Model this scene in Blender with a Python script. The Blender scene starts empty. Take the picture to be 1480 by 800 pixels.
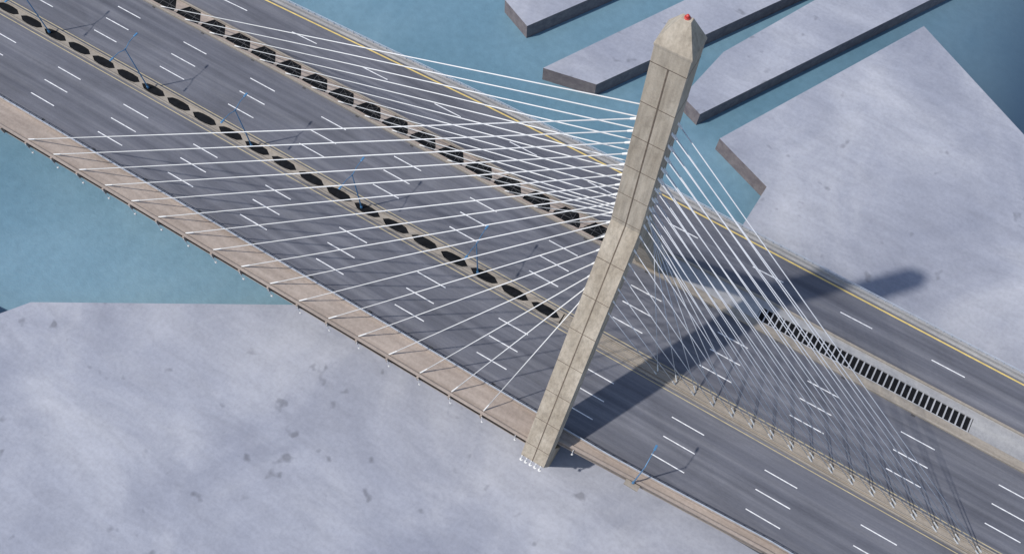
import bpy, bmesh, math, random
from mathutils import Vector, Matrix
random.seed(4)
sc=bpy.context.scene
S=6.1
ZG=-13.0; ZW=-17.0

# ---------------------------------------------------------------- materials
def new_mat(name):
    m=bpy.data.materials.new(name); m.use_nodes=True
    nt=m.node_tree; b=nt.nodes["Principled BSDF"]
    return m,nt,b
def N(nt,t,**k):
    n=nt.nodes.new(t)
    for a,v in k.items():
        if a in n.inputs: n.inputs[a].default_value=v
        else: setattr(n,a,v)
    return n
def noise(nt,scale,sc3=(1,1,1),detail=5,rough=0.55,dist=0.0,rot=0.0,loc=(0,0,0)):
    tc=N(nt,'ShaderNodeTexCoord'); mp=N(nt,'ShaderNodeMapping')
    mp.inputs['Scale'].default_value=sc3; mp.inputs['Rotation'].default_value=(0,0,rot); mp.inputs['Location'].default_value=loc
    nt.links.new(tc.outputs['Object'],mp.inputs['Vector'])
    n=N(nt,'ShaderNodeTexNoise'); n.inputs['Scale'].default_value=scale; n.inputs['Detail'].default_value=detail
    n.inputs['Roughness'].default_value=rough; n.inputs['Distortion'].default_value=dist
    nt.links.new(mp.outputs['Vector'],n.inputs['Vector'])
    return n.outputs['Fac']
def ramp(nt,fac,stops):
    r=N(nt,'ShaderNodeValToRGB'); e=r.color_ramp.elements
    while len(e)<len(stops): e.new(0.5)
    for el,(p,c) in zip(e,stops):
        el.position=p; el.color=(c[0],c[1],c[2],1) if hasattr(c,'__len__') else (c,c,c,1)
    nt.links.new(fac,r.inputs['Fac']); return r.outputs['Color']
def mix(nt,a,b,fac=0.5,mode='MULTIPLY'):
    m=N(nt,'ShaderNodeMixRGB',blend_type=mode)
    if not isinstance(fac,(int,float)): nt.links.new(fac,m.inputs['Fac'])
    else: m.inputs['Fac'].default_value=fac
    for i,x in ((1,a),(2,b)):
        if isinstance(x,tuple): m.inputs[i].default_value=(x[0],x[1],x[2],1)
        else: nt.links.new(x,m.inputs[i])
    return m.outputs['Color']
def bump(nt,b,fac,s=0.3,d=0.05):
    bp=N(nt,'ShaderNodeBump'); bp.inputs['Strength'].default_value=s; bp.inputs['Distance'].default_value=d
    nt.links.new(fac,bp.inputs['Height']); nt.links.new(bp.outputs['Normal'],b.inputs['Normal'])

def concrete_mat(name,c1,c2,scale=0.25,sc3=(1,1,1),rough=0.85,fine=2.0):
    m,nt,b=new_mat(name)
    col=ramp(nt,noise(nt,scale,sc3,6,0.6),[(0.3,c1),(0.7,c2)])
    f=ramp(nt,noise(nt,fine,(1,1,1),4,0.7),[(0.3,0.76),(0.65,1.0)])
    nt.links.new(mix(nt,col,f,0.85),b.inputs['Base Color']); b.inputs['Roughness'].default_value=rough
    bump(nt,b,noise(nt,fine*3),0.2)
    return m
def flat_mat(name,c,rough=0.6,metal=0.0,var=0.15,scale=1.0):
    m,nt,b=new_mat(name)
    col=ramp(nt,noise(nt,scale),[(0.3,tuple(x*(1-var) for x in c)),(0.7,tuple(min(1,x*(1+var)) for x in c))])
    nt.links.new(col,b.inputs['Base Color']); b.inputs['Roughness'].default_value=rough; b.inputs['Metallic'].default_value=metal
    return m

def asphalt_mat():
    m,nt,b=new_mat("asphalt")
    base=ramp(nt,noise(nt,1.0,(0.018,0.62,1),5,0.6),[(0.28,(0.080,0.084,0.106)),(0.5,(0.125,0.129,0.153)),(0.72,(0.182,0.185,0.208))])
    pat=ramp(nt,noise(nt,0.13,(0.5,1.2,1),6,0.65,0.6),[(0.3,0.70),(0.6,1.06)])
    fine=ramp(nt,noise(nt,7.0,(0.25,1,1),3,0.7),[(0.3,0.82),(0.7,1.10)])
    tc=N(nt,'ShaderNodeTexCoord'); sx=N(nt,'ShaderNodeSeparateXYZ'); nt.links.new(tc.outputs['Object'],sx.inputs[0])
    mu=N(nt,'ShaderNodeMath',operation='MULTIPLY'); mu.inputs[1].default_value=2*math.pi/1.76; nt.links.new(sx.outputs['Y'],mu.inputs[0])
    si=N(nt,'ShaderNodeMath',operation='SINE'); nt.links.new(mu.outputs[0],si.inputs[0])
    wp=ramp(nt,si.outputs[0],[(0.0,1.0),(0.9,0.86)])
    c=mix(nt,base,pat,0.7); c=mix(nt,c,fine,0.7); c=mix(nt,c,wp,ramp(nt,noise(nt,0.4,(0.05,1,1),4),[(0.35,0.0),(0.65,1.0)]))
    nt.links.new(c,b.inputs['Base Color']); b.inputs['Roughness'].default_value=0.85
    bump(nt,b,noise(nt,20.0),0.2,0.02)
    return m
def quay_mat():
    m,nt,b=new_mat("quay_concrete")
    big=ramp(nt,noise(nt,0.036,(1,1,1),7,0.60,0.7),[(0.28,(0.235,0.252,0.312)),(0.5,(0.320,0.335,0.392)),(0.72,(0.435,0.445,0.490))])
    streak=ramp(nt,noise(nt,0.30,(0.30,1.2,1),6,0.7,0.5,0.9),[(0.3,0.82),(0.62,1.05)])
    fine=ramp(nt,noise(nt,1.3,(1,1,1),5,0.7),[(0.28,0.80),(0.6,1.03)])
    c=mix(nt,big,streak,0.7); c=mix(nt,c,fine,0.6)
    sp=ramp(nt,noise(nt,0.27,(1,1,1),2,0.5,0.1,0,(31,7,0)),[(0.68,1.0),(0.76,0.60)])
    c=mix(nt,c,sp,0.9)
    nt.links.new(c,b.inputs['Base Color']); b.inputs['Roughness'].default_value=0.9
    bump(nt,b,noise(nt,3.0),0.2)
    return m
def water_mat():
    m,nt,b=new_mat("water")
    c=ramp(nt,noise(nt,0.020,(1,1,1),5,0.55,0.6),[(0.32,(0.105,0.205,0.275)),(0.55,(0.160,0.275,0.352)),(0.75,(0.215,0.335,0.40))])
    f=ramp(nt,noise(nt,0.6,(1,1,1),5,0.65),[(0.3,0.88),(0.7,1.06)])
    c=mix(nt,c,f,0.8)
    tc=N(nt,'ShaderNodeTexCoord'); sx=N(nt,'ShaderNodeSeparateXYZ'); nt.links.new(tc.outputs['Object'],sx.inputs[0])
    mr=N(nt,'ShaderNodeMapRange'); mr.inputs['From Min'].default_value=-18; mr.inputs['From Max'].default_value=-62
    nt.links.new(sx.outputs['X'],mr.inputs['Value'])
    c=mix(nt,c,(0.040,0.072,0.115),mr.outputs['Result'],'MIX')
    nt.links.new(c,b.inputs['Base Color']); b.inputs['Roughness'].default_value=0.4; b.inputs['IOR'].default_value=1.33
    bump(nt,b,noise(nt,0.9,(1,1.4,1),5,0.65,0.5),0.45,0.15)
    return m
def tower_mat():
    m,nt,b=new_mat("pylon_concrete")
    c=ramp(nt,noise(nt,0.35,(1,1,0.35),6,0.6),[(0.3,(0.33,0.278,0.212)),(0.55,(0.43,0.372,0.295)),(0.75,(0.51,0.45,0.365))])
    st=ramp(nt,noise(nt,2.2,(1,1,0.10),5,0.65),[(0.3,0.62),(0.6,1.02)])
    c=mix(nt,c,st,0.75)
    f=ramp(nt,noise(nt,5.0),[(0.3,0.84),(0.6,1.03)]); c=mix(nt,c,f,0.7)
    bl=ramp(nt,noise(nt,0.9,(1,1,0.5),5,0.7,0.8,0,(9,2,4)),[(0.56,1.0),(0.72,0.74)]); c=mix(nt,c,bl,0.8)
    nt.links.new(c,b.inputs['Base Color']); b.inputs['Roughness'].default_value=0.85
    bump(nt,b,noise(nt,6.0),0.25,0.03)
    return m
M_asph=asphalt_mat(); M_quay=quay_mat(); M_water=water_mat(); M_tower=tower_mat()
M_pink=concrete_mat("deck_edge_concrete",(0.28,0.228,0.192),(0.42,0.352,0.302),0.5,(0.15,1.5,1))
M_beige=concrete_mat("median_concrete",(0.26,0.228,0.192),(0.37,0.328,0.275),0.6,(0.2,1.5,1))
M_grey=concrete_mat("grey_concrete",(0.29,0.29,0.30),(0.40,0.395,0.39),0.4,(0.3,1.5,1))
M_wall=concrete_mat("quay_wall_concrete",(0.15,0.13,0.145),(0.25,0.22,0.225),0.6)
M_white=flat_mat("road_paint_white",(0.72,0.72,0.72),0.6,0,0.22,1.5)
M_yellow=flat_mat("road_paint_yellow",(0.62,0.47,0.16),0.6,0,0.15,0.8)
M_tan=flat_mat("road_paint_faded_yellow",(0.46,0.39,0.23),0.6,0,0.2,0.8)
M_cable=flat_mat("cable_sheath_white",(0.72,0.72,0.71),0.45,0,0.03)
M_cable2=flat_mat("cable_sheath_shaded",(0.56,0.58,0.62),0.45,0,0.03)  # shaded copy of the white sheath, bluish shade put into its colour
M_black=flat_mat("hole_shade_black",(0.010,0.011,0.013),1.0,0,0.3); M_black.node_tree.nodes["Principled BSDF"].inputs['Specular IOR Level'].default_value=0.1  # near-black that paints the shade inside deck openings and grate slots
M_rust=flat_mat("lattice_steel",(0.075,0.075,0.078),0.7,0.1,0.2)
M_rail=flat_mat("railing_steel",(0.42,0.46,0.52),0.5,0.1,0.15)
M_blue=flat_mat("blue_paint",(0.07,0.20,0.36),0.4,0.1,0.1)
M_red=flat_mat("beacon_red",(0.55,0.06,0.05),0.4,0,0.1)
M_joint=flat_mat("joint_dark",(0.13,0.10,0.075),0.9,0,0.3,2)
M_exp=flat_mat("expansion_joint_steel",(0.06,0.06,0.065),0.7,0.1,0.3,2)
M_bar=flat_mat("grate_bars",(0.40,0.40,0.41),0.6,0.1,0.15)

# ---------------------------------------------------------------- mesh helpers
def empty(name,loc=(0,0,0)):
    e=bpy.data.objects.new(name,None); e.location=loc; bpy.context.collection.objects.link(e); return e
class MB:
    def __init__(s): s.v=[];s.f=[]
    def box(s,x0,x1,y0,y1,z0,z1):
        n=len(s.v)
        s.v+=[(x,y,z) for z in(z0,z1) for y in(y0,y1) for x in(x0,x1)]
        s.f+=[tuple(n+i for i in q) for q in((0,2,3,1),(4,5,7,6),(0,1,5,4),(2,6,7,3),(0,4,6,2),(1,3,7,5))]
    def quad(s,*p):
        n=len(s.v); s.v+=[tuple(q) for q in p]; s.f.append(tuple(range(n,n+len(p))))
    def strip(s,xs,f0,f1,z):
        for a,b in zip(xs[:-1],xs[1:]):
            s.quad((a,f0(a),z),(b,f0(b),z),(b,f1(b),z),(a,f1(a),z))
    def wall(s,xs,f0,f1,z0,z1):
        for a,b in zip(xs[:-1],xs[1:]):
            A=[(a,f0(a)),(b,f0(b)),(b,f1(b)),(a,f1(a))]
            n=len(s.v); s.v+=[(x,y,z0) for x,y in A]+[(x,y,z1) for x,y in A]
            s.f+=[(n+4,n+5,n+6,n+7),(n+3,n+2,n+1,n),(n,n+1,n+5,n+4),(n+2,n+3,n+7,n+6)]
    def tube(s,p,q,r0,r1=None,k=8):
        r1=r0 if r1 is None else r1
        p=Vector(p);q=Vector(q);d=(q-p).normalized()
        u=d.orthogonal().normalized();w=d.cross(u);n=len(s.v)
        for c,r in((p,r0),(q,r1)):
            for i in range(k):
                a=2*math.pi*i/k; s.v.append(tuple(c+(u*math.cos(a)+w*math.sin(a))*r))
        for i in range(k):
            j=(i+1)%k; s.f.append((n+i,n+j,n+k+j,n+k+i))
        s.f.append(tuple(n+i for i in range(k-1,-1,-1))); s.f.append(tuple(n+k+i for i in range(k)))
    def obj(s,name,mat,parent=None,smooth=False,bev=0):
        me=bpy.data.meshes.new(name); me.from_pydata(s.v,[],s.f); me.materials.append(mat)
        bm=bmesh.new(); bm.from_mesh(me); bmesh.ops.recalc_face_normals(bm,faces=bm.faces)
        bm.to_mesh(me); bm.free()
        if smooth:
            for p in me.polygons: p.use_smooth=True
        o=bpy.data.objects.new(name,me); bpy.context.collection.objects.link(o)
        if parent: o.parent=parent
        if bev:
            b=o.modifiers.new("bevel",'BEVEL'); b.width=bev; b.segments=2; b.limit_method='ANGLE'
        return o
def prism(name,poly,z0,z1,mat,matside=None,parent=None):
    bm=bmesh.new()
    t=[bm.verts.new((x,y,z1)) for x,y in poly]; b=[bm.verts.new((x,y,z0)) for x,y in poly]
    f=bm.faces.new(t); n=len(poly)
    for i in range(n):
        q=bm.faces.new((t[i],t[(i+1)%n],b[(i+1)%n],b[i])); q.material_index=1
    bmesh.ops.recalc_face_normals(bm,faces=bm.faces)
    bm.normal_update()
    if f.normal.z<0: bmesh.ops.reverse_faces(bm,faces=bm.faces)
    me=bpy.data.meshes.new(name); bm.to_mesh(me); bm.free()
    me.materials.append(mat); me.materials.append(matside or mat)
    o=bpy.data.objects.new(name,me); bpy.context.collection.objects.link(o)
    if parent:o.parent=parent
    return o
def interp(pts):
    pts=sorted(pts)
    def f(x):
        if x<=pts[0][0]: return pts[0][1]
        for (a,ya),(b,yb) in zip(pts[:-1],pts[1:]):
            if x<=b: return ya+(yb-ya)*(x-a)/(b-a)
        return pts[-1][1]
    return f
K=lambda c:(lambda x:c)

# ---------------------------------------------------------------- water, land
w=MB(); w.quad((-2500,-2500,ZW),(2500,-2500,ZW),(2500,2500,ZW),(-2500,2500,ZW)); w.obj("water",M_water)
land=[(87.5,28.2),(84,23.2),(40.9,-2.5),(-2,-40),(-21.5,-58),(-22.1,-70.6),(-9.2,-75.9),(-34.9,-125.6),(-90,-94),
      (-400,80),(-2000,400),(-2000,1500),(800,1500),(400,60)]
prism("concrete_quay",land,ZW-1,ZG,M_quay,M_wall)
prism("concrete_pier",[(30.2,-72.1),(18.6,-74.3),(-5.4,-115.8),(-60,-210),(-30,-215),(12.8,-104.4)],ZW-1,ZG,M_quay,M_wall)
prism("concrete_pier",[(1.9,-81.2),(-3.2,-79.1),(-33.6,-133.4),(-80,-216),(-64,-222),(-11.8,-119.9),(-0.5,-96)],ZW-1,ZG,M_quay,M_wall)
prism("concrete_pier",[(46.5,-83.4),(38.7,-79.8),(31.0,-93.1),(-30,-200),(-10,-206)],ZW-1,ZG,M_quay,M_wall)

# ---------------------------------------------------------------- bridge
bridge=empty("cable_stayed_bridge")
X0,X1=-260,240
yn=interp([(-260,-3.6),(-48,-3.2),(-26,-2.2),(-12.5,-1.6),(-12.4,-1.6),(-12.3,1.0),(-6,1.0),(240,1.0)])
yo=interp([(240,-44),(125,-46.6),(85,-48.4),(55,-49.4),(31,-50.2),(4,-50.7),(-74,-50.0),(-260,-48.5)])
yi=interp([(240,-39.0),(0,-39.3),(-14,-40.6),(-31,-41.4),(-260,-41.6)])
xs=sorted(set([X0,-150,-100,-74,-48,-31,-26,-20,-14,-12.4,-12.3,-6,-4,0,4,31,55,70,85,100,125,150,X1]))
d=MB(); d.wall(xs,yn,K(-35.4),-1.0,-0.05); d.obj("deck_slab",M_beige,bridge)
d=MB(); d.wall(xs,lambda x:yi(x)+0.9,lambda x:yo(x)-1.3,-1.4,-0.05); d.obj("ramp_slab",M_grey,bridge)
d=MB()
inner=lambda x:min(-3.5,yn(x)-1.5)
d.wall(xs,yn,lambda x:yn(x)-0.45,-1.6,0.45)
d.wall(xs,lambda x:yn(x)-0.453,inner,-0.04,0.16)
d.wall(xs,lambda x:inner(x)-0.003,lambda x:inner(x)-0.35,-0.04,0.55)
for i in range(0,34):
    x=S*i; d.box(x-0.18,x+0.18,1.003,1.35,-1.2,0.30)
d.obj("edge_girder",M_pink,bridge)
d=MB(); x=-200.0
while x<200:
    d.box(x-0.05,x+0.05,inner(x)-0.22,inner(x)-0.12,0.5,1.35); x+=1.6
for z in (0.85,1.33):
    d.wall(xs,lambda x:inner(x)-0.13,lambda x:inner(x)-0.21,z-0.05,z+0.05)
d.obj("edge_railing",M_rail,bridge)
d=MB(); x=-240.0
while x<240:
    d.box(x-0.25,x+0.25,-35.3,-0.6 if x>-6 else -3.4,-2.4,-1.003); x+=S
for y in(-3.6,-34.5,-19.0,-21.0): d.box(-250,-12.5 if y==-3.6 else 235,y-0.4,y+0.4,-2.6,-1.006)
d.obj("floor_beams",M_rust,bridge)
d=MB()
for X in(-45,-95,-150,-210):
    for y in(-8,-30,-46): d.tube((X,y,ZG-0.5),(X,y,-2.5),1.3,1.3,20)
    d.box(X-1.4,X+1.4,-48.5,-5,-4.2,-2.5)
d.obj("support_columns",M_grey,bridge)
MX=-3.0
d=MB()
for a,b in((-18.75,-19.0),(-21.0,-21.25)):
    d.box(X0,X1,b,a,-0.04,0.50)
d.box(X0,MX,-20.997,-19.003,-0.04,0.20)
d.box(X0,MX,-20.65,-20.45,0.202,0.42)
d.box(X0,MX,-19.55,-19.35,0.202,0.42)
d.obj("median_barrier",M_beige,bridge,bev=0.04)
def plates(name,xc0,n,pitch,y0,y1,z,hole,mat,parent):
    bm=bmesh.new()
    for i in range(n):
        c=xc0+i*pitch
        out=[bm.verts.new(p) for p in((c-pitch/2,y0,z),(c+pitch/2,y0,z),(c+pitch/2,y1,z),(c-pitch/2,y1,z))]
        inn=[bm.verts.new((c+hx,hy,z)) for hx,hy in hole]
        es=[bm.edges.new((L[k],L[(k+1)%len(L)])) for L in(out,inn) for k in range(len(L))]
        bmesh.ops.triangle_fill(bm,use_beauty=True,use_dissolve=False,edges=es)
        low=[bm.verts.new((v.co.x,v.co.y,z-0.12)) for v in inn]
        for k in range(len(inn)): bm.faces.new((inn[k],inn[(k+1)%len(inn)],low[(k+1)%len(inn)],low[k]))
    def inside(px,py,poly):
        r=False;j=len(poly)-1
        for i in range(len(poly)):
            xi,yi_=poly[i];xj,yj=poly[j]
            if (yi_>py)!=(yj>py) and px<(xj-xi)*(py-yi_)/(yj-yi_)+xi: r=not r
            j=i
        return r
    bm.normal_update()
    kill=[]
    for f in bm.faces:
        c=f.calc_center_median()
        if abs(f.normal.z)>0.5:
            i=round((c.x-xc0)/pitch)
            if inside(c.x-xc0-i*pitch,c.y,hole): kill.append(f)
    bmesh.ops.delete(bm,geom=kill,context='FACES_ONLY')
    for f in bm.faces:
        if abs(f.normal.z)>0.5 and f.normal.z<0: f.normal_flip()
    me=bpy.data.meshes.new(name); bm.to_mesh(me); bm.free(); me.materials.append(mat)
    o=bpy.data.objects.new(name,me); bpy.context.collection.objects.link(o); o.parent=parent
    return o
hexh=[(-2.8,-20.0),(-1.7,-20.72),(-0.5,-20.82),(0.9,-20.78),(1.9,-20.6),(2.8,-20.0),(1.7,-19.28),(0.5,-19.18),(-0.9,-19.22),(-1.9,-19.4)]
plates("median_plates",0.27,36,S,-20.997,-19.003,0.16,hexh,M_beige,bridge)
d=MB(); d.box(MX,0.27+35.5*S,-20.996,-19.004,-0.04,0.02); d.obj("median_hole_shade",M_black,bridge)  # black sheet just above the slab, painted shade of the median holes
OX=-0.33
tr=[(-2.7,-36.4),(-2.7,-37.2),(-1.35,-39.1),(1.35,-39.1),(2.7,-37.2),(2.7,-36.4)]
plates("opening_plates",OX,36,S,-39.6,-35.9,0.20,tr,M_pink,bridge)
d=MB(); d.box(OX-3,OX+35.5*S,-39.5,-35.95,-0.9,-0.04); d.obj("opening_shade",M_black,bridge)  # black sheet below the plates, stands in for the dark inside the openings
d=MB()
for i in range(36):
    c=OX+i*S
    for o_ in(-0.9,0.9): d.box(c+o_-0.04,c+o_+0.04,-39.0,-36.43,0.0,0.07)
    d.box(c-2.5,c+2.5,-37.5,-37.42,0.075,0.13)
    d.tube((c-2.5,-36.5,0.0),(c+0.8,-38.95,0.0),0.035,0.035,6); d.tube((c+2.5,-36.5,0.0),(c-0.8,-38.95,0.0),0.035,0.035,6)
d.obj("opening_lattice",M_rust,bridge)
d=MB()
d.box(X0,X1,-35.85,-35.5,-0.5,0.50)
d.box(X0,OX-3.06,-37.1,-35.853,-0.5,0.30)
d.obj("carriageway_barrier",M_beige,bridge,bev=0.04)
d=MB()
d.wall(xs,lambda x:yi(x)+(0.35 if x<-5 else 0.05),lambda x:yi(x)-(0 if x<-5 else 0.25),-0.04,0.60)
d.obj("ramp_inner_parapet",M_beige,bridge,bev=0.04)
d=MB()
xr2=[X0,-150,-100,-74,-68.6]
d.wall(xr2,K(-37.103),lambda x:yi(x)+0.353,-0.6,0.28)
xr3=[-31,-26,-20,-14,-12.4,-6,-3.45]
d.wall(xr3,K(-37.103),lambda x:yi(x)+0.353,-0.6,0.26)
d.wall([-68.597,-31.003],K(-39.75),lambda x:yi(x)+0.353,-0.6,0.28)
d.obj("service_slab",M_grey,bridge)
d=MB(); d.box(-68.59,-31.01,-39.747,-37.106,-0.9,-0.03); d.obj("grate_slot_shade",M_black,bridge)  # black block under the bars, shade of the slots put into its colour
d=MB(); n=36
for i in range(n+1):
    x=-68.4+i*(37.2/n); d.box(x-0.11,x+0.11,-39.74,-37.11,0.02,0.18)
d.box(-68.59,-31.01,-37.28,-37.107,0.0,0.203)
d.obj("grate_bars",M_bar,bridge)
d=MB()
d.wall(xs,lambda x:yo(x)-0.75,lambda x:yo(x)-1.25,-1.6,0.9)
d.wall(xs,lambda x:yo(x)-0.25,lambda x:yo(x)-0.747,-0.04,0.25)
d.obj("ramp_outer_parapet",M_grey,bridge,bev=0.04)
d=MB(); x=-200.0
while x<200:
    y=yo(x)-1.0; d.box(x-0.06,x+0.06,y-0.06,y+0.06,0.88,1.6); x+=1.5
d.wall(xs,lambda x:yo(x)-0.95,lambda x:yo(x)-1.05,1.55,1.63)
d.wall(xs,lambda x:yo(x)-0.97,lambda x:yo(x)-1.03,1.2,1.26)
d.obj("ramp_railing",M_rail,bridge)

# ---------------------------------------------------------------- road surfaces
road=empty("road")
d=MB(); d.strip(xs,lambda x:inner(x)-0.36,K(-18.74),0.0); d.strip(xs,K(-21.26),K(-35.49),0.0)
d.obj("asphalt_surface",M_asph,road)
mk=MB()
for k in range(-12,14):
    xc=-62.2+16.4*k
    for y in(-7.6,-11.15,-14.65,-24.9,-28.35,-31.75):
        j=random.uniform(-0.12,0.12); l_=2.9+random.uniform(-0.12,0.08)
        mk.quad((xc+j-l_,y-0.085,0.005),(xc+j+l_,y-0.085,0.005),(xc+j+l_,y+0.085,0.005),(xc+j-l_,y+0.085,0.005))
mk.obj("lane_markings",M_white,road)
mk=MB(); mk.strip(xs,K(-18.2),K(-18.34),0.005); mk.strip(xs,K(-21.7),K(-21.84),0.005); mk.obj("yellow_edge_lines",M_tan,road)
mk=MB()
x=-60.0
while x<130:
    mk.box(x-0.35,x+0.35,-4.55,-4.15,-0.02,0.009); mk.box(x-0.35,x+0.35,-35.45,-35.1,-0.02,0.009); x+=12.2
mk.obj("road_drains",M_exp,road)
rampo=empty("ramp_road")
d=MB(); d.strip(xs,lambda x:yi(x)-0.01,lambda x:yo(x)-0.24,0.0); d.obj("asphalt_surface",M_asph,rampo)
mk=MB()
yd=interp([(240,-42),(100,-43.7),(85.9,-44.1),(68,-44.9),(0,-45.8),(-45,-46),(-260,-45.4)])
for k in range(-12,18):
    xc=-62.2+16.4*k
    mk.quad((xc-2.9,yd(xc-2.9)-0.09,0.005),(xc+2.9,yd(xc+2.9)-0.09,0.005),(xc+2.9,yd(xc+2.9)+0.09,0.005),(xc-2.9,yd(xc-2.9)+0.09,0.005))
mk.obj("lane_markings",M_white,rampo)
mk=MB(); mk.strip(xs,lambda x:yo(x)+0.34,lambda x:yo(x)+0.06,0.005); mk.obj("yellow_edge_line",M_yellow,rampo)

# ---------------------------------------------------------------- pylon
YC=-18.6
ZK=46.0
hx_f=interp([(0,-10.7),(46,-9.5),(78,-9.1)])
hw_f=interp([(0,2.1),(46,1.9),(78,1.8)])
def hx(z): return hx_f(z),hw_f(z)
def leg_out(z):
    if z>=ZK: return 1.6-0.2*(z-ZK)/31.6
    if z>=-1: return 1.6+(ZK-z)/47*20.0
    return 21.6-(-1-z)/12.5*3.2
def leg_in(z):
    if z>=-1: return leg_out(z)-3.6
    return leg_out(z)-4.0
pyl=MB()
def loft(secs):
    n0=len(pyl.v)
    for s in secs: pyl.v+=s
    for i in range(len(secs)-1):
        a=n0+4*i;b=a+4
        for k in range(4):
            j=(k+1)%4; pyl.f.append((a+k,a+j,b+j,b+k))
    pyl.f.append((n0+3,n0+2,n0+1,n0)); e=n0+4*(len(secs)-1); pyl.f.append((e,e+1,e+2,e+3))
zc=ZK-47/20.0*2.0
for sg in(1,-1):
    secs=[]
    for z in(ZG-0.5,-1,0,10,20,30,zc,ZK):
        c,h=hx(z); o_=leg_out(z); i_=max(0,leg_in(z)) if z<ZK else 0
        secs.append([(c-h,YC+sg*o_,z),(c+h,YC+sg*o_,z),(c+h,YC+sg*i_,z),(c-h,YC+sg*i_,z)])
    loft(secs)
def sq(z,hx_,hy):
    c=hx_f(z); return [(c-hx_,YC+hy,z),(c+hx_,YC+hy,z),(c+hx_,YC-hy,z),(c-hx_,YC-hy,z)]
loft([sq(ZK,1.9,1.6),sq(77.6,1.8,1.4),sq(77.61,1.86,1.46),sq(77.9,1.86,1.46),sq(80.7,0.5,0.28)])
po=pyl.obj("pylon",M_tower,bridge,bev=0.05)
d=MB()
def ring(z,th=0.09):
    if z>ZK:
        h=leg_out(z); c,w_=hx(z); d.box(c-w_-0.015,c+w_+0.015,YC-h-0.015,YC+h+0.015,z-th/2,z+th/2)
    else:
        for sg in(1,-1):
            c,h=hx(z);dz=th/2
            A=[];B=[]
            for zz,L in((z-dz,A),(z+dz,B)):
                oo=leg_out(zz)+0.015; ii=leg_in(zz)-0.015
                if ii<0: ii=0
                L+= [(c-h-0.015,YC+sg*oo,zz),(c+h+0.015,YC+sg*oo,zz),(c+h+0.015,YC+sg*ii,zz),(c-h-0.015,YC+sg*ii,zz)]
            n=len(d.v); d.v+=A+B
            for k in range(4):
                j=(k+1)%4; d.f.append((n+k,n+j,n+4+j,n+4+k))
            d.f+= [(n+3,n+2,n+1,n),(n+4,n+5,n+6,n+7)]
for z in(75.4,69.5,63.8,58.2,52.6,46.8,40.2,34.0,27.8,21.4,15.0,8.6,2.4): ring(z)
zz=[-1,0,10,20,30,40,ZK]
for sg in(1,-1):
    for a,b in list(zip(zz[:-1],zz[1:]))+[(ZK,75.4)]:
        ca=hx(a)[0];cb=hx(b)[0]
        d.quad(*[(ca-0.08,YC+sg*(leg_out(a)+0.018),a),(ca+0.08,YC+sg*(leg_out(a)+0.018),a),(cb+0.08,YC+sg*(leg_out(b)+0.018),b),(cb-0.08,YC+sg*(leg_out(b)+0.018),b)])
d.obj("pylon_joints",M_joint,bridge)
bc=hx_f(81)
d=MB(); d.tube((bc,YC,80.6),(bc,YC,80.85),0.26,0.26,12); d.tube((bc,YC,80.85),(bc,YC,81.1),0.22,0.10,12); d.obj("beacon",M_red,bridge,smooth=True)
d=MB()
for i in range(5):
    x=-12.3+i*0.85
    d.tube((x,YC+21.75,-0.6),(x,YC+21.95,-2.4),0.10,0.10,6); d.tube((x,YC+21.95,-2.4),(x,YC+21.97,-2.9),0.30,0.02,6)
d.obj("foot_anchors",M_cable,bridge)

# ---------------------------------------------------------------- cables
d=MB(); an=MB(); bk=MB(); R_=0.072
for i in range(17):
    z=32+34*(i/16)
    off=leg_out(z)-1.0 if z<ZK else 0.9
    cx,h=hx(z)
    for sg,ya in((1,0.25),(-1,-36.12)):
        yt=YC+sg*off
        a=(S*i-(0 if sg>0 else 0.3),ya,0.2); b=(cx+h-0.1,yt,z)
        d.tube(a,b,R_,R_,8)
        v=(Vector(b)-Vector(a)).normalized()
        an.tube(Vector(a)-v*0.3,Vector(a)+v*2.2,0.13,0.10,8); an.tube(Vector(b)-v*0.9,Vector(b),0.12,0.17,8)
    an.tube((S*i-0.3,1.42,0.3),(S*i-0.3,1.42,-2.4),0.07,0.07,6); an.tube((S*i-0.3,1.42,-2.4),(S*i-0.3,1.42,-2.9),0.20,0.12,6)
for k in range(17):
    X=-20.9-3.46*k
    z=32+34*(k/16)
    off=leg_out(z)-1.0 if z<ZK else 0.7
    cx,h=hx(z)
    for sg in(1,-1):
        a=(X,-20.0+sg*0.35,0.4); b=(cx-h+0.1,YC+sg*off,z)
        bk.tube(a,b,0.058,0.058,8)
        v=(Vector(b)-Vector(a)).normalized()
        an.tube(Vector(a)-v*0.3,Vector(a)+v*1.6,0.13,0.10,8); an.tube(Vector(b)-v*0.9,Vector(b),0.10,0.15,8)
for x in(-15.5,-6.4):
    y=yn(x)+0.15; an.tube((x,y,0.3),(x,y,-2.4),0.07,0.07,6); an.tube((x,y,-2.4),(x,y,-2.9),0.20,0.12,6)
d.obj("main_span_stay_cables",M_cable,bridge,smooth=True)
bk.obj("back_span_stay_cables",M_cable2,bridge,smooth=True)
an.obj("cable_anchors",M_cable,bridge)
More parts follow.
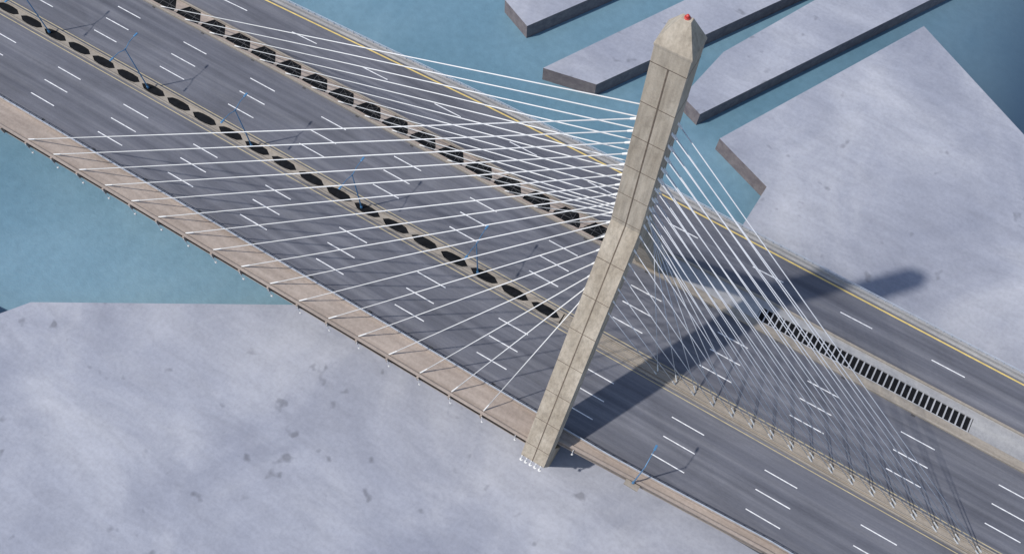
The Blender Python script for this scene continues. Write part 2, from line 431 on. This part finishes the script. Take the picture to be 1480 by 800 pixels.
# ---------------------------------------------------------------- street lamps
def lamp(x,y,z0,two=True,H=11.5,sg=1):
    e=empty("street_lamp",(x,y,z0))
    d=MB(); d.tube((0,0,0),(0,0,H),0.13,0.08,10); d.tube((0,0,0),(0,0,0.5),0.24,0.20,10)
    d.obj("pole",M_blue,e)
    d=MB()
    for s in((1,-1) if two else(sg,)):
        d.tube((0,0,H-0.3),(0,s*1.4,H+0.35),0.07,0.06,8); d.tube((0,s*1.4,H+0.35),(0,s*2.9,H+0.45),0.06,0.05,8)
    d.obj("arms",M_blue,e)
    d=MB()
    for s in((1,-1) if two else(sg,)):
        yb=s*2.7; ye=s*3.6
        d.box(-0.17,0.17,min(yb,ye),max(yb,ye),H+0.36,H+0.52)
    d.obj("heads",M_blue,e,bev=0.05)
for x in(113.0-1.6,88.4-1.6,64.0-1.6,39.6-1.6,15.3-1.6): lamp(x,-19.85,0.16)
lamp(-26,-2.0,0.16,False,12,-1)
d=MB(); d.box(-27.2,-24.8,-2.1,-1.2,-0.5,0.1); d.obj("lamp_bracket",M_beige,bridge)

# ---------------------------------------------------------------- camera
cd=bpy.data.cameras.new("Camera"); co=bpy.data.objects.new("Camera",cd); bpy.context.collection.objects.link(co)
rot=Matrix(((-0.857168,0.477439,-0.193173),(-0.514678,-0.780035,0.355881),(0.01923,0.404471,0.914349)))
co.matrix_world=Matrix.Translation((-20.9306,31.4887,138.2588))@rot.to_4x4()
cd.sensor_width=36; cd.lens=36*1268/1480; cd.clip_end=6000; cd.clip_start=1
sc.camera=co
# ---------------------------------------------------------------- light
sd=Vector((-47,-50.4,-93.7)).normalized()
l=bpy.data.lights.new("sun",'SUN'); l.energy=3.5; l.angle=math.radians(1.2); l.color=(1.0,0.95,0.88)
lo=bpy.data.objects.new("sun",l); lo.rotation_euler=sd.to_track_quat('-Z','Y').to_euler(); bpy.context.collection.objects.link(lo)
W=bpy.data.worlds.new("World"); sc.world=W; W.use_nodes=True
nt=W.node_tree; bg=nt.nodes['Background']; sk=nt.nodes.new('ShaderNodeTexSky'); sk.sky_type='NISHITA'; sk.sun_disc=False
sk.sun_elevation=math.asin(-sd.z); sk.sun_rotation=math.atan2(-sd.x,-sd.y)
nt.links.new(sk.outputs[0],bg.inputs['Color']); bg.inputs['Strength'].default_value=0.145
sc.view_settings.view_transform='Standard'; sc.view_settings.look='None'; sc.view_settings.exposure=0
